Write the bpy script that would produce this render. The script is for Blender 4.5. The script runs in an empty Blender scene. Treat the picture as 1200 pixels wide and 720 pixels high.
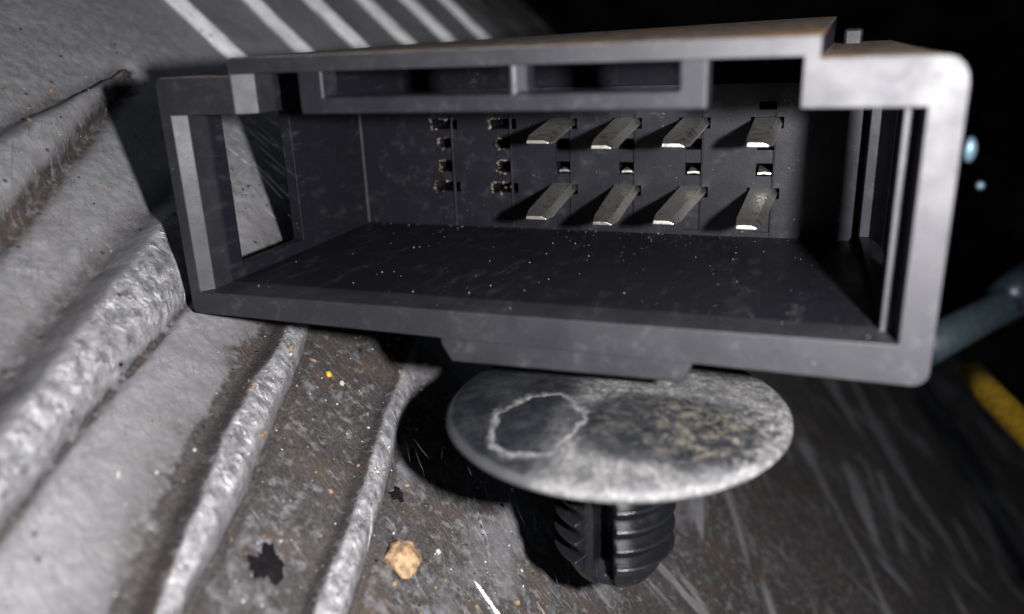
import bpy, bmesh, math, random
import numpy as np
from mathutils import Vector, Matrix

random.seed(7)
rng = np.random.default_rng(7)
sc = bpy.context.scene
col = sc.collection
S = 0.001                                   # everything below is modelled in millimetres

# ------------------------------------------------------------------ camera, world, lamp, exposure
RIGHT = Vector((0.94437412, 0.32676801, -0.03715079))
FWD = Vector((-0.32151147, 0.89355786, -0.31334443))
UP = Vector((-0.06919456, 0.30785878, 0.94891258))
CAM = Vector((28.641, -30.813, 12.655))

cd = bpy.data.cameras.new('camera')
cam = bpy.data.objects.new('camera', cd)
col.objects.link(cam)
M3 = Matrix((RIGHT, UP, -FWD)).transposed()
cam.matrix_world = Matrix.Translation(CAM * S) @ M3.to_4x4()
cd.sensor_width = 36.0
cd.lens = 36.0 * 925.5 / 1200.0
cd.clip_start = 0.001
cd.clip_end = 5.0
cd.dof.use_dof = True
cd.dof.focus_distance = 43.5 * S
cd.dof.aperture_fstop = 27.77 / 0.78
sc.camera = cam

w = bpy.data.worlds.new('World')
sc.world = w
w.use_nodes = True
w.node_tree.nodes['Background'].inputs[0].default_value = (0.55, 0.62, 0.75, 1)
w.node_tree.nodes['Background'].inputs[1].default_value = 0.10

FLASH = Vector((38.96, -26.9, 13.0))
ld = bpy.data.lights.new('phone_flash', 'AREA')        # the phone's own flash beside the lens
ld.shape = 'DISK'
ld.size = 2.2 * S
ld.energy = 0.082
ld.color = (1.0, 0.975, 1.0)
flash = bpy.data.objects.new('phone_flash', ld)
col.objects.link(flash)
flash.matrix_world = Matrix.Translation(FLASH * S) @ M3.to_4x4()

sc.view_settings.view_transform = 'Standard'
sc.view_settings.look = 'None'
sc.view_settings.exposure = 0.0
sc.view_settings.gamma = 1.0
sc.render.engine = 'CYCLES'
sc.cycles.max_bounces = 6

# ------------------------------------------------------------------ helpers
def tag(o, label=None, cat=None, group=None, kind=None):
    if label: o['label'] = label
    if cat: o['category'] = cat
    if group: o['group'] = group
    if kind: o['kind'] = kind
    return o

def root(name, loc, label, cat, group=None):
    o = bpy.data.objects.new(name, None)
    o.empty_display_size = 0.002
    col.objects.link(o)
    o.location = Vector(loc) * S
    o.scale = (S, S, S)
    return tag(o, label, cat, group)

def link(name, me, mat, parent=None, loc=None):
    o = bpy.data.objects.new(name, me)
    col.objects.link(o)
    if mat is not None and not me.materials: me.materials.append(mat)
    if parent is not None:
        o.parent = parent
        if loc: o.location = loc
    else:
        o.scale = (S, S, S)
        if loc: o.location = Vector(loc) * S
    return o

def from_bm(name, bm, smooth=False):
    me = bpy.data.meshes.new(name)
    bm.normal_update()
    bm.to_mesh(me); bm.free()
    if smooth:
        for p in me.polygons: p.use_smooth = True
    return me

def bevel(o, width, seg=2):
    for p in o.data.polygons: p.use_smooth = True
    b = o.modifiers.new('bevel', 'BEVEL')
    b.width = width; b.segments = seg
    b.limit_method = 'ANGLE'; b.angle_limit = math.radians(28)
    b.harden_normals = True
    return o

def cells(xs, ys, zs, solid):
    """watertight rectilinear solid: only the faces between full and empty cells"""
    nx, ny, nz = len(xs) - 1, len(ys) - 1, len(zs) - 1
    F = np.zeros((nx + 2, ny + 2, nz + 2), bool)
    for i in range(nx):
        for j in range(ny):
            for k in range(nz):
                F[i+1, j+1, k+1] = solid((xs[i]+xs[i+1])/2, (ys[j]+ys[j+1])/2, (zs[k]+zs[k+1])/2)
    bm = bmesh.new(); V = {}
    def v(i, j, k):
        if (i, j, k) not in V: V[(i, j, k)] = bm.verts.new((xs[i], ys[j], zs[k]))
        return V[(i, j, k)]
    for i in range(nx):
        for j in range(ny):
            for k in range(nz):
                if not F[i+1, j+1, k+1]: continue
                if not F[i, j+1, k+1]:   bm.faces.new((v(i,j,k), v(i,j,k+1), v(i,j+1,k+1), v(i,j+1,k)))
                if not F[i+2, j+1, k+1]: bm.faces.new((v(i+1,j,k), v(i+1,j+1,k), v(i+1,j+1,k+1), v(i+1,j,k+1)))
                if not F[i+1, j, k+1]:   bm.faces.new((v(i,j,k), v(i+1,j,k), v(i+1,j,k+1), v(i,j,k+1)))
                if not F[i+1, j+2, k+1]: bm.faces.new((v(i,j+1,k), v(i,j+1,k+1), v(i+1,j+1,k+1), v(i+1,j+1,k)))
                if not F[i+1, j+1, k]:   bm.faces.new((v(i,j,k), v(i,j+1,k), v(i+1,j+1,k), v(i+1,j,k)))
                if not F[i+1, j+1, k+2]: bm.faces.new((v(i,j,k+1), v(i+1,j,k+1), v(i+1,j+1,k+1), v(i,j+1,k+1)))
    return bm

def hexa(bm, a, b):
    """loft between two quads a and b (four points each), closed"""
    va = [bm.verts.new(p) for p in a]; vb = [bm.verts.new(p) for p in b]
    bm.faces.new(va[::-1]); bm.faces.new(vb)
    for i in range(4):
        bm.faces.new((va[i], va[(i+1) % 4], vb[(i+1) % 4], vb[i]))
    return bm

# ------------------------------------------------------------------ materials
class N:
    def __init__(s, name):
        s.m = bpy.data.materials.new(name); s.m.use_nodes = True
        s.t = s.m.node_tree; s.b = s.t.nodes['Principled BSDF']; s.l = s.t.links
    def n(s, typ, **kw):
        d = s.t.nodes.new(typ)
        for k, v in kw.items(): setattr(d, k, v)
        return d
    def put(s, val, sock):
        if hasattr(val, 'is_output'): s.l.new(val, sock)
        elif isinstance(val, (tuple, list)) and len(val) == 3 and sock.type == 'RGBA': sock.default_value = (*val, 1)
        else: sock.default_value = val
    def coord(s): return s.n('ShaderNodeTexCoord').outputs['Object']
    def attr(s, name, out='Fac'):
        return s.n('ShaderNodeAttribute', attribute_name=name).outputs[out]
    def mapping(s, vec, scale=(1,1,1), rot=(0,0,0), loc=(0,0,0)):
        d = s.n('ShaderNodeMapping'); s.l.new(vec, d.inputs[0])
        d.inputs['Scale'].default_value = scale; d.inputs['Rotation'].default_value = rot; d.inputs['Location'].default_value = loc
        return d.outputs[0]
    def noise(s, vec, scale, detail=4, rough=.55, dist=0, out=0):
        d = s.n('ShaderNodeTexNoise'); s.l.new(vec, d.inputs['Vector'])
        d.inputs['Scale'].default_value = scale; d.inputs['Detail'].default_value = detail
        d.inputs['Roughness'].default_value = rough; d.inputs['Distortion'].default_value = dist
        return d.outputs[out]
    def voro(s, vec, scale, feature='F1', out='Distance'):
        d = s.n('ShaderNodeTexVoronoi', feature=feature); s.l.new(vec, d.inputs['Vector']); d.inputs['Scale'].default_value = scale
        return d.outputs[out]
    def ramp(s, fac, stops):
        d = s.n('ShaderNodeValToRGB'); s.put(fac, d.inputs[0]); e = d.color_ramp.elements
        while len(e) < len(stops): e.new(.5)
        for x, (p, c) in zip(e, stops):
            x.position = p; x.color = (*c, 1) if isinstance(c, tuple) else (c, c, c, 1)
        return d.outputs[0]
    def math(s, op, a, b=0.0, c=0.0, clamp=False):
        d = s.n('ShaderNodeMath', operation=op, use_clamp=clamp)
        s.put(a, d.inputs[0]); s.put(b, d.inputs[1]); s.put(c, d.inputs[2])
        return d.outputs[0]
    def rng(s, v, a, b, c=0.0, d=1.0, smooth=True):
        n = s.n('ShaderNodeMapRange', interpolation_type='SMOOTHSTEP' if smooth else 'LINEAR')
        s.put(v, n.inputs[0])
        for i, x in enumerate((a, b, c, d)): s.put(x, n.inputs[i+1])
        return n.outputs[0]
    def mix(s, f, a, b):
        d = s.n('ShaderNodeMix', data_type='RGBA'); s.put(f, d.inputs[0]); s.put(a, d.inputs[6]); s.put(b, d.inputs[7])
        return d.outputs[2]
    def xyz(s, v):
        d = s.n('ShaderNodeSeparateXYZ'); s.l.new(v, d.inputs[0]); return d.outputs
    def bump(s, h, strength, dist):
        d = s.n('ShaderNodeBump'); s.l.new(h, d.inputs['Height']); d.inputs['Strength'].default_value = strength
        d.inputs['Distance'].default_value = dist * S   # the bump distance is in world units
        return d.outputs[0]
    def set(s, **kw):
        for k, v in kw.items():
            s.put(v, s.b.inputs[k.replace('_', ' ')])
        return s.m

def plastic(name, base=(.0052, .0053, .0074), rough=.48, dust=.5, grain=.012, dusty_top=False, smear=0.0, matt_front=False, spec_level=.5):
    a = N(name); v = a.coord()
    n1 = a.noise(v, .55, 5, .6); n2 = a.noise(v, 9, 3); n3 = a.noise(a.mapping(v, (1, .25, 1)), 1.6, 6, .65, .6)
    vd = a.voro(v, 2.1); vr = a.voro(v, 2.1, out='Color')
    size = a.rng(a.xyz(vr)[0], 0.55, 1.0, 0.0, .105)
    speck = a.math('LESS_THAN', vd, size)
    vd2 = a.voro(v, 6.5); vr2 = a.voro(v, 6.5, out='Color')
    speck2 = a.math('LESS_THAN', vd2, a.rng(a.xyz(vr2)[1], .72, 1.0, 0.0, .16))
    haze = a.math('MULTIPLY', a.rng(n3, .48, .78), a.rng(n1, .35, .7))
    c = a.mix(a.math('MULTIPLY', haze, .05 + smear), base, (.22, .22, .23))
    sp = a.math('MULTIPLY', a.math('MAXIMUM', speck, a.math('MULTIPLY', speck2, .6)), dust)
    spc = a.mix(a.xyz(vr)[1], (.55, .55, .56), (.36, .29, .2))
    c = a.mix(sp, c, spc)
    spec = spec_level
    r = a.math('ADD', a.rng(n1, .25, .8, rough - .07, rough + .10), a.math('MULTIPLY', sp, .3))
    if matt_front:                                   # the mouth is textured matt, the moulded inside is polished
        fr = a.rng(a.xyz(v)[1], 1.7, 2.2, 1.0, 0.0)
        r = a.math('ADD', r, a.math('MULTIPLY', fr, .10))
        spec = a.rng(fr, 0, 1, .13, .52)
    if dusty_top:
        p = a.xyz(v)
        nz = a.xyz(a.n('ShaderNodeNewGeometry').outputs['Normal'])[2]
        top = a.math('MULTIPLY', a.rng(nz, .5, .9), a.rng(p[2], 11.0, 11.7))
        n4 = a.noise(v, 1.3, 6, .7); n5 = a.noise(v, .16, 3)
        dc = a.ramp(n4, [(.25, (.06, .048, .038)), (.5, (.22, .18, .145)), (.72, (.40, .34, .28)), (.85, (.52, .46, .40))])
        dc = a.mix(a.rng(n5, .5, .68), dc, (.36, .19, .07))
        c = a.mix(a.math('MULTIPLY', top, a.rng(n4, .2, .55, .45, .95)), c, dc)
        r = a.math('ADD', r, a.math('MULTIPLY', top, .3))
    h = a.math('ADD', a.math('MULTIPLY', n2, .6), a.math('MULTIPLY', a.noise(v, 28, 2), .4))
    return a.set(Base_Color=c, Roughness=r, Specular_IOR_Level=spec, Normal=a.bump(h, 1.0, grain))

M = {}
M['shell'] = plastic('black_moulded_plastic', dusty_top=True, dust=.10, smear=.05, matt_front=True)
M['plastic'] = plastic('black_plastic', dust=.10, smear=.05, matt_front=True)
M['rail'] = plastic('black_plastic_rail', rough=.56, dust=.05, smear=.04, spec_level=.30)
M['edge'] = plastic('plastic_moulding_edge', rough=.55, dust=0)
M['stem'] = plastic('black_nylon', base=(.006, .0063, .0075), rough=.24, dust=.15, smear=.03)

def mat_pin():
    a = N('tinned_terminal'); v = a.coord()
    n = a.noise(v, 2.2, 5, .6); n2 = a.noise(v, 12, 3)
    c = a.ramp(n, [(.3, (.34, .32, .27)), (.5, (.72, .70, .63)), (.72, (.92, .91, .86))])
    return a.set(Base_Color=c, Metallic=1.0, Roughness=a.rng(n, .3, .7, .42, .26), Normal=a.bump(n2, .5, .02))
M['pin'] = mat_pin()

def mat_brass():
    a = N('crust_of_old_flux'); v = a.coord()
    n = a.noise(v, 6, 5, .7)
    c = a.ramp(n, [(.3, (.02, .016, .012)), (.52, (.10, .075, .045)), (.68, (.42, .38, .28))])
    return a.set(Base_Color=c, Roughness=.6, Normal=a.bump(n, .8, .05))
M['crust'] = mat_brass()

def mat_disc():
    a = N('chalky_black_disc'); v = a.coord()
    wv = a.noise(v, .75, 4, .6, out=1)
    d = a.n('ShaderNodeVectorMath', operation='SUBTRACT'); a.l.new(wv, d.inputs[0]); d.inputs[1].default_value = (.5, .5, .5)
    d2 = a.n('ShaderNodeVectorMath', operation='SCALE'); a.l.new(d.outputs[0], d2.inputs[0]); d2.inputs['Scale'].default_value = 1.9
    d3 = a.n('ShaderNodeVectorMath', operation='ADD'); a.l.new(v, d3.inputs[0]); a.l.new(d2.outputs[0], d3.inputs[1])
    q = a.xyz(d3.outputs[0])
    def ell(cx, cy, rx, ry, rot=0.0):
        X = a.math('SUBTRACT', q[0], cx); Y = a.math('SUBTRACT', q[1], cy)
        cr, sr = math.cos(rot), math.sin(rot)
        A = a.math('ADD', a.math('MULTIPLY', X, cr), a.math('MULTIPLY', Y, sr))
        B = a.math('SUBTRACT', a.math('MULTIPLY', Y, cr), a.math('MULTIPLY', X, sr))
        return a.math('SQRT', a.math('ADD', a.math('POWER', a.math('ABSOLUTE', a.math('DIVIDE', A, rx)), 2.0),
                                     a.math('POWER', a.math('ABSOLUTE', a.math('DIVIDE', B, ry)), 2.0)))
    n1 = a.noise(v, 1.1, 6, .65); n2 = a.noise(v, 4.2, 7, .78); n3 = a.noise(v, .45, 3); n5 = a.noise(v, 1.7, 9, .82); n6 = a.noise(v, 13, 4, .7)
    e1 = ell(-2.75, -3.65, 1.75, 2.35, .1)             # dry dark oval left of the middle
    ring = a.math('MULTIPLY', a.rng(e1, .97, 1.06), a.math('SUBTRACT', 1.0, a.rng(e1, 1.07, 1.30)))
    ring = a.math('MULTIPLY', ring, a.math('MULTIPLY', a.rng(n5, .3, .6, .45, 1.0), a.rng(n6, .3, .6, .7, 1.0)))
    e2 = ell(3.1, -2.7, 4.0, 2.5, .12)                 # wide dark patch to the right
    right_of_oval = a.rng(q[0], -2.6, -.6)
    below = a.rng(q[1], -6.4, -4.3, 1.0, 0.0)
    chalk = a.math('MULTIPLY', right_of_oval, a.rng(e2, .86, 1.4))
    chalk = a.math('MULTIPLY', chalk, a.rng(n1, .22, .62, .35, 1.0))
    chalk = a.math('MULTIPLY', chalk, a.math('MULTIPLY', a.rng(n5, .32, .58, .45, 1.0), a.rng(n6, .35, .6, .55, 1.0)))
    upper = a.math('MULTIPLY', a.rng(q[1], -1.6, .4), a.math('MULTIPLY', right_of_oval, a.rng(n2, .42, .66, .12, .7)))
    inside = a.math('MULTIPLY', a.math('SUBTRACT', 1.0, a.rng(e2, .75, 1.05)), a.rng(n5, .46, .66, .0, .95))
    inside = a.math('MULTIPLY', inside, a.rng(q[0], 1.0, 4.5, .25, 1.0))
    thin = a.math('MULTIPLY', a.rng(n3, .42, .62), .06)
    rend = a.math('MULTIPLY', a.math('MULTIPLY', a.rng(q[0], 4.6, 6.3), a.rng(n5, .40, .60)), a.rng(e2, .7, 1.05))
    chalk = a.math('MAXIMUM', chalk, rend)
    f = a.math('MAXIMUM', a.math('MAXIMUM', ring, chalk), a.math('MAXIMUM', a.math('MULTIPLY', upper, .6), thin))
    c = a.mix(f, a.mix(a.rng(n5, .4, .65), (.006, .007, .009), (.017, .0185, .021)), a.ramp(n2, [(.3, (.045, .045, .046)), (.5, (.12, .119, .116)), (.70, (.33, .325, .312))]))
    f_rim = a.math('MULTIPLY', a.rng(a.math('SQRT', a.math('ADD', a.math('POWER', a.xyz(v)[0], 2.0), a.math('POWER', a.xyz(v)[1], 2.0))), 7.45, 7.75), .16)  # pale band paints in the thin highlight along the rim
    c = a.mix(f_rim, c, (.2, .2, .2))
    c = a.mix(inside, c, (.135, .122, .092))
    return a.set(Base_Color=c, Specular_IOR_Level=.32, Roughness=a.math('ADD', .46, a.math('MULTIPLY', f, .35)),
                 Normal=a.bump(a.math('ADD', a.math('MULTIPLY', f, .8), a.math('MULTIPLY', n2, .5)), .5, .08))
M['disc'] = mat_disc()

def mat_metal(name, kind):
    """worn cast aluminium; uvh = coordinates on the plate in mm, grime = dirt lodged in creases and flats plus painted shade"""
    a = N(name)
    v = a.attr('uvh', 'Vector'); g = a.attr('grime_shade', 'Fac')
    p = a.xyz(v)
    def along(ang, sx, sy): return a.mapping(a.mapping(v, (1, 1, 1), (0, 0, math.radians(-ang))), (sx, sy, .5))
    n1 = a.noise(v, .28, 5, .6); n2 = a.noise(v, 1.7, 6, .65); n3 = a.noise(v, 7.0, 4, .7)
    s1 = a.noise(along(-14, .35, 7.5), 1.0, 5, .7)
    s2 = a.noise(along(-38, .28, 11.0), 1.0, 4, .7)
    s3 = a.noise(along(9, .22, 15.0), 1.0, 3, .7)
    scr = a.math('MAXIMUM', a.math('MAXIMUM', a.rng(s1, .58, .70), a.math('MULTIPLY', a.rng(s2, .60, .72), .8)), a.math('MULTIPLY', a.rng(s3, .62, .72), .7))
    if kind == 'plate':                              # long scuffs across the dirty right-hand part
        st = a.noise(along(-7, .05, .36), 1.0, 3, .6); st2 = a.noise(along(-64, .030, .17), 1.0, 3, .6); st3 = a.noise(along(-78, .04, .22), 1.0, 3, .6)
        streak = a.math('MAXIMUM', a.math('MAXIMUM', a.rng(st, .58, .67), a.math('MULTIPLY', a.rng(st2, .56, .65), .9)), a.math('MULTIPLY', a.rng(st3, .57, .66), .9))
        streak = a.math('MULTIPLY', a.math('MULTIPLY', streak, a.rng(a.noise(v, .07, 2), .39, .54)), a.rng(p[0], 18, 30))
        scr = a.math('MULTIPLY', scr, a.rng(p[0], 20, 30, 1.0, .4))
    alu = a.mix(a.rng(n2, .25, .75), (.24, .24, .248), (.36, .36, .37))
    alu = a.mix(a.math('MULTIPLY', scr, .6), alu, (.52, .52, .53))
    if kind == 'fin': alu = a.mix(a.rng(s1, .3, .7), (.80, .80, .80), (.93, .93, .93))
    rb = a.attr('ribm', 'Fac') if kind == 'plate' else 0.0
    if kind == 'plate': alu = a.mix(rb, alu, a.mix(a.rng(n2, .3, .7), (.24, .24, .248), (.56, .56, .575)))
    if kind == 'plate':
        fm = a.attr('finm', 'Fac'); fl = a.noise(along(2, .25, 9), 1.0, 5, .7)
        alu = a.mix(fm, alu, a.mix(a.rng(fl, .35, .65), (.62, .62, .62), (.97, .97, .97)))  # near-white fin faces paint in the glint of the flash
    dirt = a.mix(a.rng(n3, .3, .7), (.008, .007, .007), (.046, .041, .038))
    dirt = a.mix(a.math('MULTIPLY', a.rng(n1, .48, .7), .32), dirt, (.075, .048, .026))
    film = a.math('MULTIPLY', a.rng(n1, .36, .66), a.rng(n2, .25, .65))
    d = a.math('ADD', a.math('MULTIPLY', g, a.rng(n2, .22, .55, .35, 1.15)), a.math('MULTIPLY', film, .22), clamp=True)
    d = a.math('MULTIPLY', d, a.math('SUBTRACT', 1.0, a.math('MULTIPLY', scr, .4)))
    if kind == 'plate': d = a.math('MULTIPLY', d, a.math('SUBTRACT', 1.0, a.math('MULTIPLY', streak, .85)))
    vd = a.voro(v, 1.35); vc = a.xyz(a.voro(v, 1.35, out='Color'))
    pit = a.math('LESS_THAN', vd, a.rng(vc[0], .62, 1.0, 0.0, .16))
    big = a.noise(v, .16, 4, .6); spot = a.noise(v, .9, 5, .7)
    d = a.math('MAXIMUM', d, a.math('MULTIPLY', a.rng(spot, .60, .72), a.rng(big, .42, .6, .15, .85)))
    c = a.mix(d, alu, dirt)
    c = a.mix(a.math('MULTIPLY', pit, .75), c, (.03, .022, .018))
    vg = a.voro(v, 3.1); vgc = a.xyz(a.voro(v, 3.1, out='Color'))
    glint_dots = a.math('LESS_THAN', vg, a.rng(vgc[1], .80, 1.0, 0.0, .13))
    c = a.mix(a.math('MULTIPLY', glint_dots, .8), c, (.55, .55, .55))  # pale dots painted in as glints on the metal
    met = a.math('MULTIPLY', a.math('SUBTRACT', 1.0, d), a.math('SUBTRACT', a.rng(rb, 0, 1, .58, .76), a.math('MULTIPLY', fm, .3)) if kind == 'plate' else .35)
    base_r = {'plate': .48, 'fin': .38}[kind]
    r = a.math('ADD', a.math('SUBTRACT', a.rng(n2, .3, .7, base_r - .04, base_r + .08), a.math('MULTIPLY', scr, .14)), a.math('MULTIPLY', d, .18))
    h = a.math('ADD', a.math('ADD', a.math('MULTIPLY', n2, .4), a.math('MULTIPLY', a.noise(v, .8, 3), .7)), a.math('MULTIPLY', n3, .16))
    if kind == 'plate': h = a.math('ADD', h, a.math('MULTIPLY', a.math('ABSOLUTE', a.math('SUBTRACT', a.noise(v, 1.25, 5, .65, .9), .5)), a.rng(rb, 0, 1, .35, 1.7, False)))
    if kind == 'plate': r = a.math('SUBTRACT', r, a.math('ADD', a.math('MULTIPLY', a.math('MAXIMUM', rb, fm), .10), a.rng(a.noise(v, .7, 5, .7), .5, .7, 0.0, .12)))
    h = a.math('SUBTRACT', h, a.math('MULTIPLY', scr, .22))
    h = a.math('SUBTRACT', h, a.math('MULTIPLY', pit, .4))
    return a.set(Base_Color=c, Metallic=met, Roughness=r, Normal=a.bump(h, 1.0 if kind != 'fin' else .4, {'plate': .17, 'fin': .2}[kind]))
M['plate'] = mat_metal('cast_aluminium_plate', 'plate')

def simple(name, c, rough=.5, metal=0.0, var=.3, scale=1.5, bump=.03):
    a = N(name); v = a.coord(); n = a.noise(v, scale, 5, .65)
    c0 = tuple(x * (1 - var) for x in c); c1 = tuple(min(1, x * (1 + var)) for x in c)
    return a.set(Base_Color=a.mix(a.rng(n, .3, .7), c0, c1), Roughness=a.rng(n, .2, .8, rough - .06, rough + .08), Metallic=metal,
                 Normal=a.bump(n, .5, bump))
M['teal'] = simple('teal_painted_metal', (.022, .036, .040), .55)
M['teal2'] = simple('blue_grey_metal', (.02,.028,.038), .35, .5)
M['yellow'] = simple('yellow_sleeving', (.17, .105, .005), .45)
M['dark'] = simple('dark_rubber', (.003, .003, .0035), .7)
M['glint_blue'] = simple('pale_blue_glint', (.50, .78, 1.0), .45, .6, .1)  # pale blue colour painted in place of a glint
M['wall'] = simple('unlit_backdrop', (.008, .0065, .0065), .95, 0, .6, .05)  # near-black sheet colour standing in for unlit dark
M['wall'].node_tree.nodes['Principled BSDF'].inputs['Specular IOR Level'].default_value = 0.0
M['burr'] = simple('bright_scratch', (.72, .72, .73), .34, 1.0, .1, 3, .02)
M['crumb'] = simple('tan_crumb', (.23, .145, .078), .75, 0, .6, 2.2, .45)
M['soot'] = simple('black_flake', (.004, .0035, .004), .85, 0, .5, 2)
M['soot'].node_tree.nodes['Principled BSDF'].inputs['Specular IOR Level'].default_value = .12
M['grit_pale'] = simple('pale_grit', (.30, .29, .27), .5, 0, .3, 2)
M['grit_tan'] = simple('tan_grit', (.15, .10, .05), .6, 0, .4, 2)
M['dust'] = simple('grey_dust', (.13, .13, .13), .7, 0, .5, .7)
M['amber'] = simple('amber_grain', (.40, .23, .02), .3, 0, .2, 2)

# ------------------------------------------------------------------ the cast plate behind (a tilted heat-sink face)
PM = np.array([3.33454545, 5.65545455, -0.44363636])
PLATE_K = 1.085
PM = np.array(CAM) + PLATE_K * (PM - np.array(CAM))
PN = np.array([0.6787972, 0.01921005, 0.73407447])
PU = PLATE_K * np.array([0.73420996, 0.0, -0.67892248])
PV = PLATE_K * np.array([-0.01304214, 0.99981547, -0.01410421])

TAB = {}
def vnoise(x, y, seed):
    if seed not in TAB: TAB[seed] = np.random.default_rng(seed).random((256, 256))
    T = TAB[seed]
    xi = np.floor(x).astype(int); yi = np.floor(y).astype(int)
    fx = x - xi; fy = y - yi; fx = fx*fx*(3-2*fx); fy = fy*fy*(3-2*fy)
    g = lambda i, j: T[i % 256, j % 256]
    return (g(xi,yi)*(1-fx)+g(xi+1,yi)*fx)*(1-fy) + (g(xi,yi+1)*(1-fx)+g(xi+1,yi+1)*fx)*fy

def fbm(x, y, seed, o=4):
    t = 0; a = .5
    for i in range(o):
        t = t + a * (vnoise(x * 2**i + 17.3*i, y * 2**i + 5.1*i, seed + i) - .5); a *= .5
    return t

def sstep(a, b, x):
    t = np.clip((x - a) / (b - a), 0, 1); return t*t*(3-2*t)

# ribs: crest line and foot line as u(v) samples
RIBS = [  # (v samples, crest u, foot u, height, back slope width)
    ([-23, -17.8, -10.7, -4.7, 1.5, 5], [1.4, -.93, -4.29, -6.77, -9.2, -10.6], [2.9, .95, -1.45, -3.7, -7.4, -10.2], 1.25, 1.5),
    ([-24, -19.5, -13.1, -4.2, 2, 6], [9.5, 7.45, 4.43, 1.21, -1.2, -2.7], [10.4, 8.55, 6.45, 2.75, -.3, -2.5], .85, .8),
    ([-24, -14.8, -9.7, .8, 6], [15.4, 11.7, 10.02, 6.77, 5.3], [16.9, 13.25, 11.62, 7.75, 5.5], .75, .6),
]
SPACE_B = ([-24, -12.83, -3.98, 3.75], [-2.6, -8.56, -13.5, -18.18])      # wedge: lower edge
SPACE_A = ([-24, -7.82, -2.49, 4.67], [-9.5, -14.98, -16.83, -19.0])     # wedge: upper edge
FIN0, FINP, FINW = 14.1, 7.45, 1.0

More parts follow.
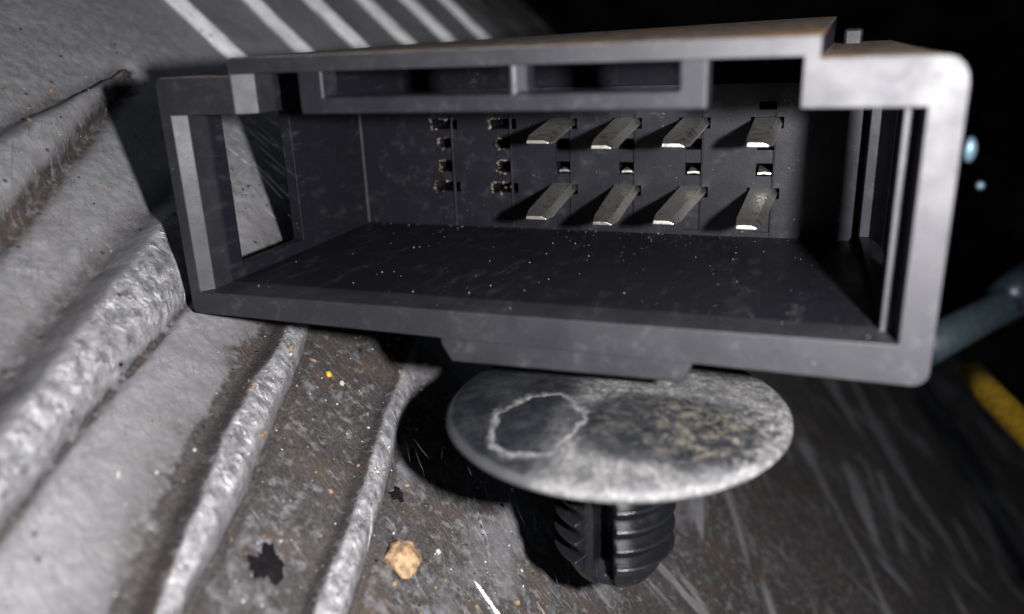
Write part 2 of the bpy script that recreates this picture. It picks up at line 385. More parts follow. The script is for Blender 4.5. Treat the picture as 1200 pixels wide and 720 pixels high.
def plate_height(u, v):
    base = .15 * np.clip(v - 14, 0, 46)
    h = .55 * fbm(u/7, v/7, 3) + .10 * fbm(u/1.3, v/1.3, 9)
    grime_shade = .30 + .9 * fbm(u/4.5, v/4.5, 31)
    which = np.zeros(u.shape, int); ribm = np.zeros(u.shape)
    wob = .55 * fbm(u/3, v/3, 51, 3); ribg = []
    for i, (vs, cr, ft, hh, bw) in enumerate(RIBS):
        uc = np.interp(v, vs, cr) + wob; uf = np.interp(v, vs, ft) + wob * .6
        wdt = np.maximum(uf - uc, .25)
        fade = 1 - sstep(vs[-3] + 2.0, vs[-1], v)
        t = (u - uc) / wdt
        up = np.where(u >= uc, np.clip(1 - t, 0, 1)**1.0, 0)
        bk = np.where(u < uc, 1 - sstep(0, bw, uc - u), 0)
        prof = np.where(u >= uc, up, bk)
        # the crest is knocked round
        prof = np.where(u >= uc, np.where(t < .58, 1 - .42 * t, np.clip((1 - t) / .42 * .756, 0, 1)), prof)
        prof = np.minimum(prof, .95) + .02 * fbm(u*1.2, v*.5, 60+i)
        rn = .22 * fbm(u/1.1, v/1.8, 70+i) * (prof > .02)
        h = h + fade * (hh * np.clip(prof, 0, 1) + rn * np.clip(prof, 0, 1))
        face = (u >= uc - .12) & (t <= 1) & (fade > .15)
        which = np.where(face, i + 1, which)
        rm = sstep(-.22, .06, u - uc + .25 * fbm(u/.5, v/.5, 140+i)) * (1 - sstep(.80, 1.04, t + .3 * fbm(u/.6, v/.6, 150+i))) * sstep(.1, .5, fade)
        ribm = np.maximum(ribm, rm)
        ribg.append((rm, .02 + .22*np.clip(fbm(u/2, v/2, 80+i), 0, 1) + (.12, .46, .30)[i] * sstep(.50, .68, t + .55 * fbm(u/1.6, v/1.6, 170+i, 2))))
        crease = np.exp(-((u - uf) / .28)**2) * fade
        h = h - .22 * crease
        grime_shade = np.maximum(grime_shade, crease * 1.2)
        valley = np.exp(-((u - uc + bw * 1.05) / (bw*.75))**2) * fade
        grime_shade = np.maximum(grime_shade, valley * .8)  # brown dirt behind each crest, with the valley's shade painted in
    ub = np.interp(v, *SPACE_B) + wob * .5; ua = np.interp(v, *SPACE_A) + wob * .5
    inw = (v < 4.4) & (u > ua) & (u < ub)
    tt = np.clip((ub - u) / np.maximum(ub - ua, .05), 0, 1)
    tip = 1 - sstep(2.6, 4.5, v)
    wedge = np.where(inw, (sstep(0, .22, tt) * (.45 + .75 * tt) - 0) * (1 - sstep(.6, 1.0, tt)), 0) * tip
    h = h + 1.0 * wedge
    grime_shade = np.where(inw, grime_shade * .5, grime_shade)
    for uu, wd, amt in ((ub, .62, 1.15), (ua, .5, .9)):
        crease = np.exp(-((u - uu) / wd)**2) * (1 - sstep(3.6, 5.0, v))
        h = h - .26 * crease; grime_shade = np.maximum(grime_shade, amt * np.exp(-((u - uu + .15) / (wd * 1.7))**2) * (1 - sstep(3.6, 5.0, v)))
    hole = np.exp(-(((u + 17.3) / .5)**2 + ((v - 2.4) / 1.0)**2)); h = h - 1.0 * hole; grime_shade = np.maximum(grime_shade, 1.4 * hole)
    # plateaus: cleaner metal towards the upper left, old dirt between the right-hand ribs
    flat = 1.0
    bf = np.interp(v, RIBS[0][0], RIBS[0][2]); cc = np.interp(v, RIBS[1][0], RIBS[1][1]); cf = np.interp(v, RIBS[1][0], RIBS[1][2]); dc = np.interp(v, RIBS[2][0], RIBS[2][1]); df = np.interp(v, RIBS[2][0], RIBS[2][2])
    g1 = ((u > bf) & (u < cc)) * (-.12 + .85 * np.clip((u - bf) / np.maximum(cc - bf, .3), 0, 1)**1.6)
    g2 = ((u >= cf) & (u < dc)) * .62
    g3 = (u >= df) * (.38 + .35 * sstep(15, 21, u))
    grime_shade = grime_shade + flat * (v < 5) * (g1 + g2 + g3)
    grime_shade = grime_shade - .24 * sstep(-2, -12, u)
    for rm, gg in ribg: grime_shade = grime_shade * (1 - rm) + gg * rm
    # machined fins
    k = np.floor((v - FIN0) / FINP); ph = (v - FIN0) - k * FINP
    fin = (v > FIN0) & (k <= 5) & (u < 8)
    fp = np.where(ph < FINW, ph / FINW, 1 - (ph - FINW) / (FINP - FINW))
    on = sstep(-6, -9, u) * 0 + 1
    edge = .22 * fbm(u/1.7, v/1.7, 210) + .10 * fbm(u/.4, v/.4, 214)
    finm = fin * sstep(-.12, .12, ph + edge) * (1 - sstep(FINW - .14, FINW + .10, ph + edge)) * (.72 + .9 * np.clip(.25 + fbm(u/3.5, v/.5, 220), 0, .35))
    h = np.where(fin, h * .25 + .72 * fp * on, h)
    which = np.where(fin & (ph < FINW), 10 + k.astype(int), which)
    grime_shade = np.where(fin & (ph < FINW), .30 * np.clip(fbm(u/1.5, v/.4, 230), 0, 1), np.where(fin, .36 + .5 * fbm(u/3, v/3, 90), grime_shade))
    grime_shade = np.where(v > 52, grime_shade + .8 * sstep(54, 62, v), grime_shade)  # darkens the far end, painting its fade into the dark
    h = h * (1 - .35 * sstep(22, 32, u))
    grime_shade = np.where(u > 18, np.maximum(grime_shade, .55 + .38 * sstep(20, 30, u) + .6 * fbm(u/6, v/6, 120)), grime_shade)  # right-hand dirt, deepened to paint in the fall-off of light
    return base * (1 - sstep(14, 26, u)) + h, np.clip(grime_shade, 0, 1.3), which, ribm, finm

def to_world(u, v, h):
    return PM + np.asarray(u)[..., None]*PU + np.asarray(v)[..., None]*PV + np.asarray(h)[..., None]*PN

def axis(parts):
    out = []
    for a, b, st in parts: out.append(np.arange(a, b, st))
    return np.concatenate(out + [[parts[-1][1]]])
UA = axis([(-46, -30, .5), (-30, -21, .22), (-21, 20, .125), (20, 34, .25), (34, 160, 1.2)])
VA = axis([(-30, -24, .4), (-24, 8, .14), (8, 20, .2), (20, 62, .3), (62, 190, 1.6)])
# exact rows at fin starts and ends so that fins separate cleanly
VA = np.unique(np.concatenate([VA, FIN0 + FINP * np.arange(6) + .001, FIN0 + FINP * np.arange(6) + FINW - .001]))
UU, VV = np.meshgrid(UA, VA, indexing='ij')
HH, GG, WW, RR, FF = plate_height(UU, VV)
PW = to_world(UU, VV, HH)
nu, nv = UU.shape
idx = np.arange(nu * nv).reshape(nu, nv)
quads = np.stack([idx[:-1, :-1], idx[1:, :-1], idx[1:, 1:], idx[:-1, 1:]], -1).reshape(-1, 4)
fw = WW[:-1, :-1].reshape(-1)
fw = np.where((VV[:-1, :-1].reshape(-1) > 80) & (UU[:-1, :-1].reshape(-1) < 12), -1, fw)     # the plate ends here on its upper side
# analytic normals so that the split pieces shade as one casting
du = np.gradient(HH, UA, axis=0); dv = np.gradient(HH, VA, axis=1)
NW = (PN - du[..., None]*PU - dv[..., None]*PV); NW /= np.linalg.norm(NW, axis=-1, keepdims=True)
UVH = np.stack([UU, VV, HH], -1)

def plate_piece(name, sel, mat, parent):
    q = quads[sel]
    used, inv = np.unique(q, return_inverse=True); q = inv.reshape(-1, 4)
    me = bpy.data.meshes.new(name)
    n, m = len(used), len(q)
    me.vertices.add(n); me.loops.add(4*m); me.polygons.add(m)
    me.vertices.foreach_set('co', PW.reshape(-1, 3)[used].ravel())
    me.loops.foreach_set('vertex_index', q.ravel())
    me.polygons.foreach_set('loop_start', np.arange(0, 4*m, 4)); me.polygons.foreach_set('loop_total', np.full(m, 4))
    me.update(calc_edges=True)
    me.polygons.foreach_set('use_smooth', np.ones(m, bool))
    at = me.attributes.new('uvh', 'FLOAT_VECTOR', 'POINT'); at.data.foreach_set('vector', UVH.reshape(-1, 3)[used].ravel())
    at = me.attributes.new('grime_shade', 'FLOAT', 'POINT'); at.data.foreach_set('value', GG.reshape(-1)[used])
    at = me.attributes.new('finm', 'FLOAT', 'POINT'); at.data.foreach_set('value', FF.reshape(-1)[used])
    at = me.attributes.new('ribm', 'FLOAT', 'POINT'); at.data.foreach_set('value', RR.reshape(-1)[used])
    me.normals_split_custom_set_from_vertices(NW.reshape(-1, 3)[used])
    return link(name, me, mat, parent)

plate = plate_piece('metal_surface', fw == 0, M['plate'], None)
tag(plate, 'worn grey cast aluminium surface with slanting ribs and bright machined fins', 'metal surface', kind='structure')
del plate['category']
for i in (1, 2, 3):
    if (fw == i).any(): plate_piece('rib', fw == i, M['plate'], plate)
for k in range(6):
    if (fw == 10 + k).any(): plate_piece('fin', fw == 10 + k, M['plate'], plate)

def on_plate(u, v, lift=0.0):
    h, _, _, _, _ = plate_height(np.array([float(u)]), np.array([float(v)]))
    return Vector(to_world(u, v, h[0] + lift).tolist())

# bright scratches and burrs raised out of the plate
def scratches():
    bm = bmesh.new()
    L = [((-12.75, 6.14), (-5.64, 6.1), .10), ((-10.4, 5.85), (-6.6, 5.39), .07), ((14.2, -2.6), (17.2, -5.6), .15),
         ((15.04, -3.5), (16.2, -4.4), .20), ((16.6, -7.2), (18.9, -7.9), .24), ((14.5, -4.2), (15.3, -5.2), .10),
         ((-9.5, 4.4), (-6.5, 3.6), .05), ((-11.5, 8.1), (-6.0, 8.6), .05), ((14.0, -6.6), (15.6, -8.6), .07), ((15.2, -6.3), (17.2, -9.8), .06)]
    for i in range(44):
        u = random.uniform(9, 22); v = random.uniform(-11, 1); l = random.uniform(.3, 2.0); a = random.gauss(-.75, .25)
        L.append(((u, v), (u + l*math.cos(a), v + l*math.sin(a)), random.uniform(.025, .07)))
    for i in range(22):
        u = random.uniform(-14, -5); v = random.uniform(2, 12); l = random.uniform(.6, 3.4); a = random.gauss(.05, .22)
        L.append(((u, v), (u + l*math.cos(a), v + l*math.sin(a)), random.uniform(.02, .045)))
    for (a, b, wd) in L:
        n = max(3, int(math.dist(a, b) / .35) + 1)
        pu, pv = -(b[1]-a[1]), (b[0]-a[0]); q = math.hypot(pu, pv); pu /= q; pv /= q
        rows = []
        for i in range(n + 1):
            t = i / n; tw = wd * (math.sin(math.pi * min(max(t, .04), .96))**.6) * random.uniform(.6, 1.2)
            u = a[0] + (b[0]-a[0])*t + random.gauss(0, .012); v = a[1] + (b[1]-a[1])*t + random.gauss(0, .012)
            rows.append([bm.verts.new(on_plate(u - pu*tw/2, v - pv*tw/2, -.01)), bm.verts.new(on_plate(u, v, .035 + tw*.35)),
                         bm.verts.new(on_plate(u + pu*tw/2, v + pv*tw/2, -.01))])
        for r0, r1 in zip(rows, rows[1:]):
            for k in range(2): bm.faces.new((r0[k], r0[k+1], r1[k+1], r1[k]))
    bmesh.ops.recalc_face_normals(bm, faces=bm.faces)
    o = link('scratch', from_bm('scratch', bm), M['burr'], plate); o['kind'] = 'stuff'
scratches()

# the dark lower floor the plate runs down to, and a black backdrop sheet added for the unlit dark far behind
def sheet(name, pts, mat, kind='structure', cuts=1):
    bm = bmesh.new(); vs = [bm.verts.new(p) for p in pts]; bm.faces.new(vs)
    o = link(name, from_bm(name, bm), mat); tag(o, kind=kind); return o
sheet('dark_backdrop', [(-300, 232, -300), (420, 232, -300), (420, 232, 260), (-300, 232, 260)], M['wall'])['label'] = 'black backdrop sheet standing in for the unlit dark behind'

# ------------------------------------------------------------------ connector housing
H = root('connector_housing', (0, 0, 0), 'black plastic multi-pin connector housing with raised keyway and side windows', 'connector')

def shell_solid(x, y, z):
    oL = .2 if y < 3 else .6
    oR = 34.1 if y < 3 else 33.35
    if x < oL or x > oR: return False
    if z < 1.45: return True
    innerR = 32.9 if y < 1.5 else 32.38
    if z < 10.15:
        if x < 1.3: return not (3 < y < 8.75 and z > 2.1)
        if x > innerR: return not (3 < y < 15 and z > 2.1)
        return False
    if z < 11.93:
        if z > 11.85 and not 4.4 < x < 29.35: return False
        return x < 5.35 or x > 28.8
    return 4.4 < x < 29.35
bm = cells([.2, .6, 1.3, 4.4, 5.35, 10, 15, 20, 24.5, 28.8, 29.35, 31, 32.38, 32.9, 33.35, 34.1], [0, .6, 1.5, 3, 5.8, 8.75, 12, 15, 17, 19],
           [0, 1.45, 2.1, 6, 10.15, 11.85, 11.93, 12.62], shell_solid)
for v in bm.verts:
    x, y, z = v.co
    if z > 11.8: v.co.z += (.30 + .62 * x / 34) * (y / 17.0) * (1.0 if z > 12 else (.35 if x < 4.5 or x > 29.3 else .30))
    if abs(x - 29.35) < .01 and z > 11.8: v.co.x += 1.0 * y / 17.0
    if z < .01: v.co.z += .30 - .0141 * x
    if abs(x - 1.3) < .01 and y < .01 and 1.0 < z < 10.3: v.co.x = .82
    if abs(x - 5.35) < .01 and y < .01 and 10.3 > z > 10 or abs(x - 5.35) < .01 and y < .01 and 11 < z < 11.96: v.co.x = 4.50
    if x > 33.3 and abs(y - 15) < .01 and 2.0 < z < 10.2: v.co.y = 12.5
    if z < .01 and y > 4: v.co.z += .02 * (y - 4)
bm.edges.ensure_lookup_table()
def corner_edges(bm, x, z, tol=.4):
    return [e for e in bm.edges if all(abs(v.co.x - x) < .02 and abs(v.co.z - z) < tol for v in e.verts) and abs(e.verts[0].co.y - e.verts[1].co.y) > .1]
for (x, z, off) in ((34.1, 11.85, .95), (34.1, -.18, .6), (.2, 11.85, .35), (.2, .3, .3), (29.35, 12.7, .35), (4.4, 12.7, .3)):
    es = [e for e in corner_edges(bm, x, z, .75) if (e.verts[0].co.z > 6) == (z > 6) and len(e.link_faces) == 2
          and abs(e.link_faces[0].normal.dot(e.link_faces[1].normal)) < .5 and max(v.co.z for v in e.verts) > (12 if z > 12 else -9)]
    bm.normal_update()
    if es: bmesh.ops.bevel(bm, geom=es, offset=off, segments=4, affect='EDGES', profile=.5)
shell = bevel(link('shell', from_bm('shell', bm), M['shell'], H), .14, 2)

# small rounded post standing behind the keyway at the right, shiny
bm = cells([30.75, 31.2, 31.7], [15.9, 16.4, 16.9, 17.4], [11.7, 12.3, 12.9], lambda x, y, z: True)
bevel(link('latch_post', from_bm('latch_post', bm), M['plastic'], H), .18, 3)

# key rail: bar with three posts across the keyway mouth
def rail(x, y, z):
    if z < 10.86: return True
    return x < 9.2 or 17.72 < x < 18.45 or x > 24.45
bm = cells([7.95, 9.2, 13, 17.72, 18.45, 21, 24.45, 25.55], [.06, .55, 1.35], [10.12, 10.86, 12.02], rail)
for v in bm.verts:
    if abs(v.co.x - 18.45) < .01 and v.co.y < .1 and v.co.z > 10.8: v.co.x = 17.98
bevel(link('key_rail', from_bm('key_rail', bm), M['rail'], H), .13, 2)

# mounting foot
bm = bmesh.new()
prof = [(13.95, .28), (13.95, -.22), (14.45, -1.08), (25.05, -1.0), (25.35, -.15), (25.35, .28)]
fa = [bm.verts.new((x, .03, z)) for x, z in prof]; fb = [bm.verts.new((x, 9.0, z)) for x, z in prof]
bm.faces.new(fa); bm.faces.new(fb[::-1])
for i in range(len(prof)):
    bm.faces.new((fa[i], fb[i], fb[(i+1) % len(prof)], fa[(i+1) % len(prof)]))
bmesh.ops.recalc_face_normals(bm, faces=bm.faces)
bevel(link('mounting_foot', from_bm('mounting_foot', bm), M['plastic'], H), .16, 2)
# low rail under the body, left of the foot
bm = cells([7.2, 10.2, 13.2], [2.4, 5, 9], [-.45, .3], lambda x, y, z: True)
bevel(link('under_rail', from_bm('under_rail', bm), M['plastic'], H), .12, 2)

# back wall with the terminal slots
COLS = [7.4, 11.4, 15.3, 19.25, 23.2, 27.2]
BY = 16.7
xb = [1.0, 32.9]
for c in COLS: xb += [c - 1.25, c - .9, c - .47, c + .47, c + .9, c + 1.25]
xb = sorted(xb)
zb = [.9, 1.75, 3.72, 4.37, 5.0, 5.75, 6.5, 7.15, 7.73, 8.37, 8.75, 9.2, 10.2]
def back_solid(x, y, z):
    d = min(COLS, key=lambda c: abs(c - x)); dx = abs(d - x)
    if y > 20.6: return True
    cut = y > BY + .3
    if dx < (1.25 if cut else .9) and (3.72 < z < 4.37 or 7.73 < z < 8.37): return False
    if dx < (.9 if cut else .47) and not (cut and not (5.0 < z < 5.75 or 6.5 < z < 7.15 or (d == 27.2 and 8.75 < z < 9.2))):
        if 5.0 < z < 5.75 or 6.5 < z < 7.15: return False
        if d == 27.2 and 8.75 < z < 9.2: return False
        if 1.75 < z < 9.2 and y < BY + .16: return False
    return True
bm = cells(xb, [BY, BY + .16, BY + .3, 20.6, 21.2], zb, back_solid)
bw = link('back_wall', from_bm('back_wall', bm), M['plastic'], H)

# thin moulding seams standing proud along the slots and the inner corner
def seam(x, w, z0, z1):
    bm = bmesh.new()
    hexa(bm, [(x, BY + .05, z0), (x, BY - w, z0), (x + .01, BY - w, z0), (x + w, BY + .05, z0)], [(x, BY + .05, z1), (x, BY - w, z1), (x + .01, BY - w, z1), (x + w, BY + .05, z1)])
    bmesh.ops.recalc_face_normals(bm, faces=bm.faces)
    link('seam', from_bm('seam', bm), M['edge'], H)
for c in COLS: seam(c + .48, .09, 1.5, 8.5)
seam(1.29, .14, 1.5, 10.1)

# ramp added behind the keyway so its slots read dark
bm = bmesh.new()
hexa(bm, [(5.2, 17.2, 10.1), (28.9, 17.2, 10.1), (28.9, 18.9, 10.1), (5.2, 18.9, 10.1)], [(5.2, 18.2, 12.0), (28.9, 18.2, 12.0), (28.9, 18.9, 12.0), (5.2, 18.9, 12.0)])
bmesh.ops.recalc_face_normals(bm, faces=bm.faces)
link('keyway_dark_ramp', from_bm('keyway_dark_ramp', bm), M['plastic'], H)

# terminal pins: base x (left edge), base top z; tip left x, tip right x, tip top z
PINS = [((14.42, 8.36), (15.10, 16.55, 8.00)), ((18.45, 8.36), (18.62, 19.90, 7.74)), ((22.45, 8.35), (22.27, 23.62, 7.84)), ((26.45, 8.33), (26.40, 27.66, 7.88)),
        ((14.50, 4.40), (14.94, 16.34, 3.90)), ((18.45, 4.40), (18.70, 19.95, 3.72)), ((22.42, 4.38), (21.90, 23.20, 3.88)), ((26.42, 4.36), (26.08, 27.32, 3.78))]
TY = BY - 7.0
for (bx, bz), (tl, tr, tz) in PINS:
    bm = bmesh.new(); rings = []
    for t, y in ((-.2, 18.3), (0, BY), (.5, BY - 3.5), (.86, TY + 1.0), (1.0, TY)):
        tt = max(t, 0)
        l = bx + (tl - bx) * tt; r = bx + 1.5 + (tr - bx - 1.5) * tt; z1 = bz + (tz - bz) * tt; z0 = z1 - .44
        if t == 1.0: l += .10; r -= .16; z0 += .12; z1 -= .10
        rings.append([bm.verts.new(p) for p in ((l, y, z0), (r + .06, y, z0), (r + .06, y, z0 + .10), (r - .24, y, z1), (l + .05, y, z1))])
    bm.faces.new(rings[0]); bm.faces.new(rings[-1][::-1])
    for a, b in zip(rings, rings[1:]):
        for i in range(5): bm.faces.new((a[i], b[i], b[(i+1) % 5], a[(i+1) % 5]))
    bmesh.ops.recalc_face_normals(bm, faces=bm.faces)
    bevel(link('terminal_pin', from_bm('terminal_pin', bm), M['pin'], H), .08, 2)

# little sprung contacts seen in the lower square holes of the four loaded columns
for cx in COLS[2:]:
    bm = cells([cx - .40, cx, cx + .40], [17.05, 17.5, 20.7], [5.03, 5.2], lambda x, y, z: True)
    for v in bm.verts:
        if abs(v.co.x - cx) < .01: v.co.z += .05
    bevel(link('contact', from_bm('contact', bm), M['pin'], H), .05, 2)

# crusty rims round the empty slots of the two left columns
def crust():
    bm = bmesh.new()
    R = random.Random(5)
    for ci, c in enumerate(COLS[:2]):
        for (z0, z1, hw) in ((3.72, 4.37, .9), (7.73, 8.37, .9), (5.0, 5.75, .47), (6.5, 7.15, .47)):
            for k in range((20, 30)[ci]):
                e = R.random()
                if e < .55: x, z = c - hw + R.gauss(0, .04), R.uniform(z0, z1)
                elif e < .85: x, z = R.uniform(c - hw, c + hw*.2), z1 + R.gauss(0, .03)
                elif e < .97: x, z = R.uniform(c - hw, c), z0 + R.gauss(0, .04)
                else: x, z = R.uniform(c - hw, c + hw), R.uniform(z0, z1)
                s = abs(R.gauss(0, .035)) + .018
                yy = BY + (.17 if abs(x - c) < .46 else .01)
                if z0 + .06 < z < z1 - .06 and abs(x - c) < hw - .06:
                    if ci == 0 or z0 != 3.72: continue
                    yy = BY + .5 + R.random() * .6; s *= 2.0
                bmesh.ops.create_icosphere(bm, subdivisions=1, radius=1, matrix=Matrix.Translation((x, yy, z)) @ Matrix.Rotation(R.random()*3, 4, 'X')
                                           @ Matrix.Diagonal((s*1.2, s*.7, s, 1)))
    o = link('slot_crust', from_bm('slot_crust', bm), M['crust'], H); o['kind'] = 'stuff'
crust()

# ------------------------------------------------------------------ push-in clip
CX, CY, CZ = 21.65, 2.2, -3.2
clip = root('push_clip', (CX, CY, CZ), 'black push-in clip with chalky white stained disc and barbed stem under the connector', 'clip')

def lathe(prof, n=72, a0=0.0, a1=2*math.pi, closed=True):
    bm = bmesh.new(); rows = []
    for i in range(n if closed else n + 1):
        a = a0 + (a1 - a0) * i / n
        rows.append([bm.verts.new((r * math.cos(a), r * math.sin(a), z)) for r, z in prof])
    m = len(rows)
    for i in range(m if closed else m - 1):
        A, B = rows[i], rows[(i+1) % m]
        for k in range(len(prof) - 1): bm.faces.new((A[k], B[k], B[k+1], A[k+1]))
    if not closed:
        bm.faces.new(rows[0]); bm.faces.new(rows[-1][::-1])
    bmesh.ops.remove_doubles(bm, verts=bm.verts, dist=.0005)
    bmesh.ops.recalc_face_normals(bm, faces=bm.faces)
    return bm
Rd = 7.85
prof = [(.02, .62), (2.0, .60), (4.0, .48), (6.0, .26), (7.2, .04), (7.62, -.06), (Rd, -.22), (Rd + .02, -.40), (7.72, -.58), (7.3, -.62), (5.0, -.42), (2.4, -.3), (.02, -.3)]
disc = link('disc', from_bm('disc', lathe(prof, 96), True), M['disc'], clip)
neck = link('neck', from_bm('neck', lathe([(.02, .2), (1.9, .2), (1.6, .8), (1.6, 2.3), (.02, 2.3)], 48), True), M['stem'], clip, (0, 4.0, 0))

# stem: two half shells either side of a slot, each with its own barbs, closed by a rounded nose
RS, ZT, ZB = 2.45, -.35, -8.7
def half(side):
    bm = bmesh.new()
    g = .48                                            # half width of the slot
    zs = [ZT, -2, -4, -6, -7.4, -8.2, -8.75, -9.15, -9.4]
    rs = [RS, RS, RS, RS, RS, RS*.95, RS*.82, RS*.6, RS*.36]
    rows = []
    for z, r in zip(zs, rs):
        gg = min(g, r * .85); a = math.acos(gg / r); row = []
        for i in range(19):
            t = -a + 2*a*i/18
            row.append(bm.verts.new((side * r * math.cos(t), r * math.sin(t), z)))
        rows.append(row)
    for A, B in zip(rows, rows[1:]):
        for k in range(18): bm.faces.new((A[k], A[k+1], B[k+1], B[k]))
        bm.faces.new((A[-1], A[0], B[0], B[-1]))
    bm.faces.new(rows[0]); bm.faces.new(rows[-1][::-1])
    bmesh.ops.recalc_face_normals(bm, faces=bm.faces)
    return bm
def barb(side, z, last):
    g = .62 if side < 0 else .58
    bm = bmesh.new(); rows = []
    prof = [(RS - .3, z + .16), (RS + .46, z + .20), (RS + .50, z + .10), (RS + .02, z - .52), (RS - .3, z - .60)]
    a0 = math.acos(min(.95, g / RS)); lo, hi = -a0, a0
    if side < 0: hi, lo = a0 * .98, -a0 * .86           # the left half leaves a smooth flat next to the slot
    for i in range(25):
        t = lo + (hi - lo) * i / 24
        rows.append([bm.verts.new((side * r * math.cos(t * side if side < 0 else t), r * math.sin(t), zz)) for r, zz in prof])
    for A, B in zip(rows, rows[1:]):
        for k in range(4): bm.faces.new((A[k], A[k+1], B[k+1], B[k]))
        bm.faces.new((A[4], A[0], B[0], B[4]))
    bm.faces.new(rows[0]); bm.faces.new(rows[-1][::-1])
    bmesh.ops.recalc_face_normals(bm, faces=bm.faces)
    return bm
for side in (-1, 1):
    hf = bevel(link('stem_half', from_bm('stem_half', half(side)), M['stem'], clip), .10, 2)
    for k in range(7):
        z = -1.3 - k * 1.0 - (.12 if side < 0 else 0)
        bevel(link('barb', from_bm('barb', barb(side, z, k == 6)), M['stem'], hf), .07, 2)
bm = cells([-.55, .05, .55], [-1.5, .35, 1.9], [-8.6, -4.7, -.35], lambda x, y, z: y > .35 or (z > -4.7 and x > 0))
link('web', from_bm('web', bm), M['stem'], clip)
bm = cells([-.6, 0, .6], [-1.75, -1.2, -.3], [-8.85, -8.5, -8.0], lambda x, y, z: True)
for v in bm.verts:
    if v.co.z > -8.3 : v.co.y += .7
link('nose_bridge', from_bm('nose_bridge', bm), M['stem'], clip)

# ------------------------------------------------------------------ loose bits on the plate
def lump(name, u, v, r, mat, label, cat, seed, flat=.6, sub=4, rough=.26, parent=None):
    p = on_plate(u, v, r * flat * .55)
    bm = bmesh.new(); bmesh.ops.create_icosphere(bm, subdivisions=sub, radius=r)
    R = np.random.default_rng(seed)
    dirs = R.normal(size=(46, 3)); dirs /= np.linalg.norm(dirs, axis=1)[:, None]; amp = R.uniform(-1, 1, 46)
    for q in bm.verts:
        d = np.array(q.co.normalized())
        k = 1 + rough * float((amp * np.exp(-((1 - dirs @ d) / .05))).sum()) + R.normal() * .025
        q.co *= k
    rot = Matrix((PU / PLATE_K, PV / PLATE_K, PN)).transposed()
    for q in bm.verts:
        q.co = rot @ Vector((q.co.x, q.co.y, q.co.z * flat))
    o = link(name, from_bm(name, bm, True), mat, loc=p)
    return tag(o, label, cat)
lump('crumb', 13.18, -9.58, .88, M['crumb'], 'tan orange crumb lying on the metal at the foot of the right-hand rib', 'crumb', 4)
def flake(name, u, v, r, label, seed):
    R = random.Random(seed); bm = bmesh.new()
    n = 40; top = []; bot = []; mid = []
    ph = R.random() * 6
    for i in range(n):
        a = 2*math.pi*i/n
        k = r * (.68 + .13 * math.sin(3*a + ph) + .12 * math.sin(5*a + 2*ph) + .08 * math.sin(11*a) + .26 * (R.random() - .5))
        uu, vv = u + k*math.cos(a), v + k*math.sin(a)*1.15
        top.append(bm.verts.new(on_plate(uu, vv, .05 + R.random()*.05))); bot.append(bm.verts.new(on_plate(uu, vv, -.05)))
        mid.append(bm.verts.new(on_plate(u + .55*k*math.cos(a), v + .6*k*math.sin(a), .12 + R.random()*.12)))
    c = bm.verts.new(on_plate(u, v, .16))
    for i in range(n):
        q = (i+1) % n
        bm.faces.new((mid[i], mid[q], c)); bm.faces.new((top[i], top[q], mid[q], mid[i])); bm.faces.new((bot[i], bot[q], top[q], top[i]))
    bmesh.ops.recalc_face_normals(bm, faces=bm.faces)
    return tag(link(name, from_bm(name, bm), M['soot']), label, 'flake')
flake('dirt_flake', 9.08, -14.98, 1.0, 'larger ragged black flake of dirt between two bright ribs at the bottom', 3)
flake('dirt_flake', 11.12, -6.71, .5, 'smaller black fleck beside the right-hand rib above the tan crumb', 8)
lump('grain', 4.29, -3.85, .22, M['amber'], 'tiny amber yellow grain on dirty metal just under the housing edge', 'grain', 12, .8, 2, .2)

def grit(name, mat, n, seed, label, area, smin, smax):
    R = random.Random(seed); bm = bmesh.new()
    for i in range(n):
        u, v = area(R)
        s = min(smax, smin + R.expovariate(1/(.25*(smax - smin))))
        p = on_plate(u, v, s * .3)
        bmesh.ops.create_icosphere(bm, subdivisions=1, radius=s, matrix=Matrix.Translation(p) @ Matrix.Rotation(R.random()*6, 4, Vector((R.random(), R.random(), R.random()+.1)))
                                   @ Matrix.Diagonal((R.uniform(.6, 1.4), R.uniform(.6, 1.2), R.uniform(.5, 1), 1)))
    return tag(link(name, from_bm(name, bm), mat), label, kind='stuff')
low = lambda R: (R.uniform(2, 21), R.uniform(-17, 4))
leftw = lambda R: (R.uniform(-19, 2), R.uniform(-16, 10))
grit('pale_grit', M['grit_pale'], 130, 1, 'fine pale grit scattered over the metal', low, .025, .16)
grit('tan_grit', M['grit_tan'], 150, 2, 'fine tan grit scattered over the dirty flats of the metal', low, .03, .2)
grit('wall_grit', M['grit_tan'], 120, 3, 'tan grit lodged along the creases of the metal on the left', leftw, .03, .16)
grit('soot_grit', M['soot'], 170, 4, 'black specks scattered over the metal', lambda R: (R.uniform(-20, 20), R.uniform(-16, 14)), .03, .15)

def inner_dust():
    R = random.Random(11); bm = bmesh.new()
    for i in range(170):
        x = R.uniform(2, 32); y = 16.6 - 16 * R.random()**(3.2 if i % 3 else 1.2)
        s = .010 + R.expovariate(1/.011)
        s = min(s, .042)
        bmesh.ops.create_icosphere(bm, subdivisions=1, radius=s, matrix=Matrix.Translation((x, y, 1.45 + s*.4)))
    for i in range(120):
        x = R.uniform(2, 30); z = R.uniform(1.7, 8.5)
        if min(abs(x - c) for c in COLS) < .95: continue
        s = min(.03, .008 + R.expovariate(1/.006))
        bmesh.ops.create_icosphere(bm, subdivisions=1, radius=s, matrix=Matrix.Translation((x, BY - s*.3, z)))
    tag(link('dust', from_bm('dust', bm), M['dust']), 'white dust specks on the floor inside the connector', kind='stuff')
inner_dust()

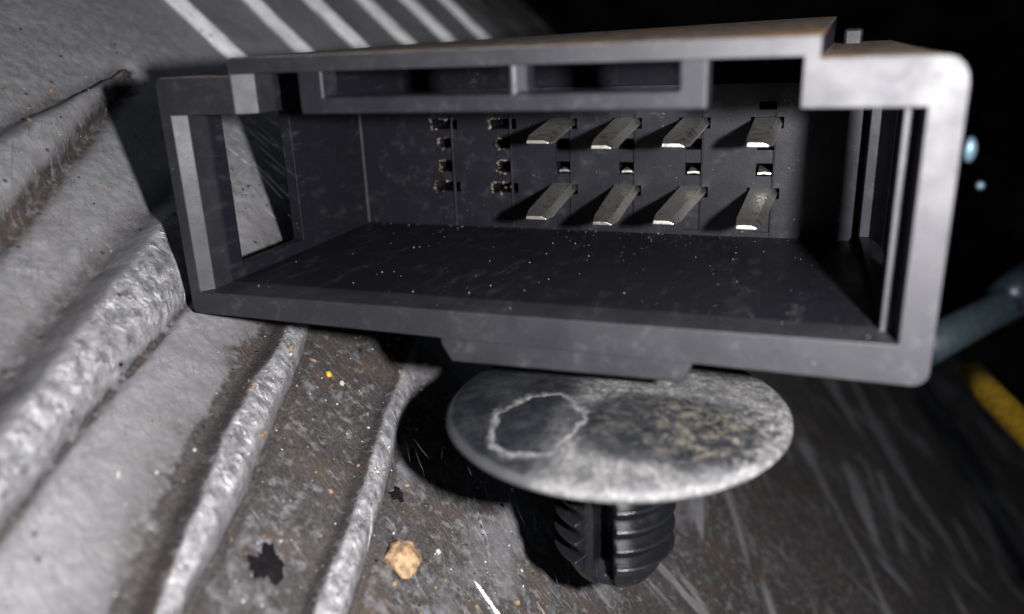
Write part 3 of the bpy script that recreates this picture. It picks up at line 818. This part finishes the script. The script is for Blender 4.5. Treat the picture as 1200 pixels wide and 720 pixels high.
# ------------------------------------------------------------------ dim things in the dark at the right
def tube(bm, pts, r, n=16):
    rows = []; up = Vector((0, 0, 1))
    for i, p in enumerate(pts):
        t = (Vector(pts[min(i+1, len(pts)-1)]) - Vector(pts[max(i-1, 0)])).normalized()
        a = t.cross(up).normalized(); b = a.cross(t)
        rows.append([bm.verts.new(Vector(p) + a*r*math.cos(2*math.pi*k/n) + b*r*math.sin(2*math.pi*k/n)) for k in range(n)])
    for A, B in zip(rows, rows[1:]):
        for k in range(n): bm.faces.new((A[k], A[(k+1) % n], B[(k+1) % n], B[k]))
    bm.faces.new(rows[0][::-1]); bm.faces.new(rows[-1])
    return bm
bar = root('pipe', (43, 48.5, -15.5), 'dim teal pipe with a collar crossing the dark at the right', 'pipe')
def rel(p, o=(43, 48.5, -15.5)): return (p[0]-o[0], p[1]-o[1], p[2]-o[2])
bm = tube(bmesh.new(), [rel((41.5, 46.5, -15.6)), rel((48, 56, -15.2)), rel((56, 67, -14.6)), rel((75, 92, -13.5))], 1.7)
link('body', from_bm('body', bm, True), M['teal'], bar)
bm = tube(bmesh.new(), [rel((50.4, 58.6, -13.9)), rel((54.2, 64.4, -12.2))], 1.9)
link('collar', from_bm('collar', bm, True), M['teal2'], bar)

cab = root('cable', (45, 43, -17), 'yellow sleeved cable curving along the edge of the dark floor', 'cable')
def relc(p): return (p[0]-45, p[1]-43, p[2]+17)
pts = [(46.6, 50, -19.0), (47.3, 45, -19.1), (48.2, 40, -19.1), (48.9, 35.5, -19.0), (49.3, 31, -18.8), (49.4, 26, -18.5), (49.3, 18, -18.0)]
link('sleeve', from_bm('sleeve', tube(bmesh.new(), [relc(p) for p in pts[:5]], 1.25), True), M['yellow'], cab)
link('inner_wire', from_bm('inner_wire', tube(bmesh.new(), [relc(p) for p in pts[3:]], .8), True), M['teal'], cab)

def glint_bead(loc, r, tall, label):  # small bead on a stalk, added to stand in for an unidentified glint
    b = root('glint_bead', loc, label, 'glint_bead', 'glint stand-ins in the dark at the right')
    bm = lathe([(.01, r*.9), (r*.5, r*.8), (r*.82, r*.5), (r*.9, 0), (r*.9, -r*.3), (.01, -r*.3)], 24)
    for v in bm.verts: v.co = Vector((v.co.x, -v.co.z, v.co.y * tall))
    link('dome', from_bm('dome', bm, True), M['glint_blue'], b)
    bm = tube(bmesh.new(), [(0, r*.28, 0), (r*.3, r*6, r*.5)], r*.45)
    link('stalk', from_bm('stalk', bm, True), M['dark'], b)
    return b
glint_bead((45.6, 60.7, 1.0), .72, 2.0, 'small bright blue-white bead standing in for a glint just beside the right rim of the housing')
glint_bead((48.2, 66.6, -3.6), .45, 1.0, 'fainter blue bead standing in for a glint below the bright one in the dark')
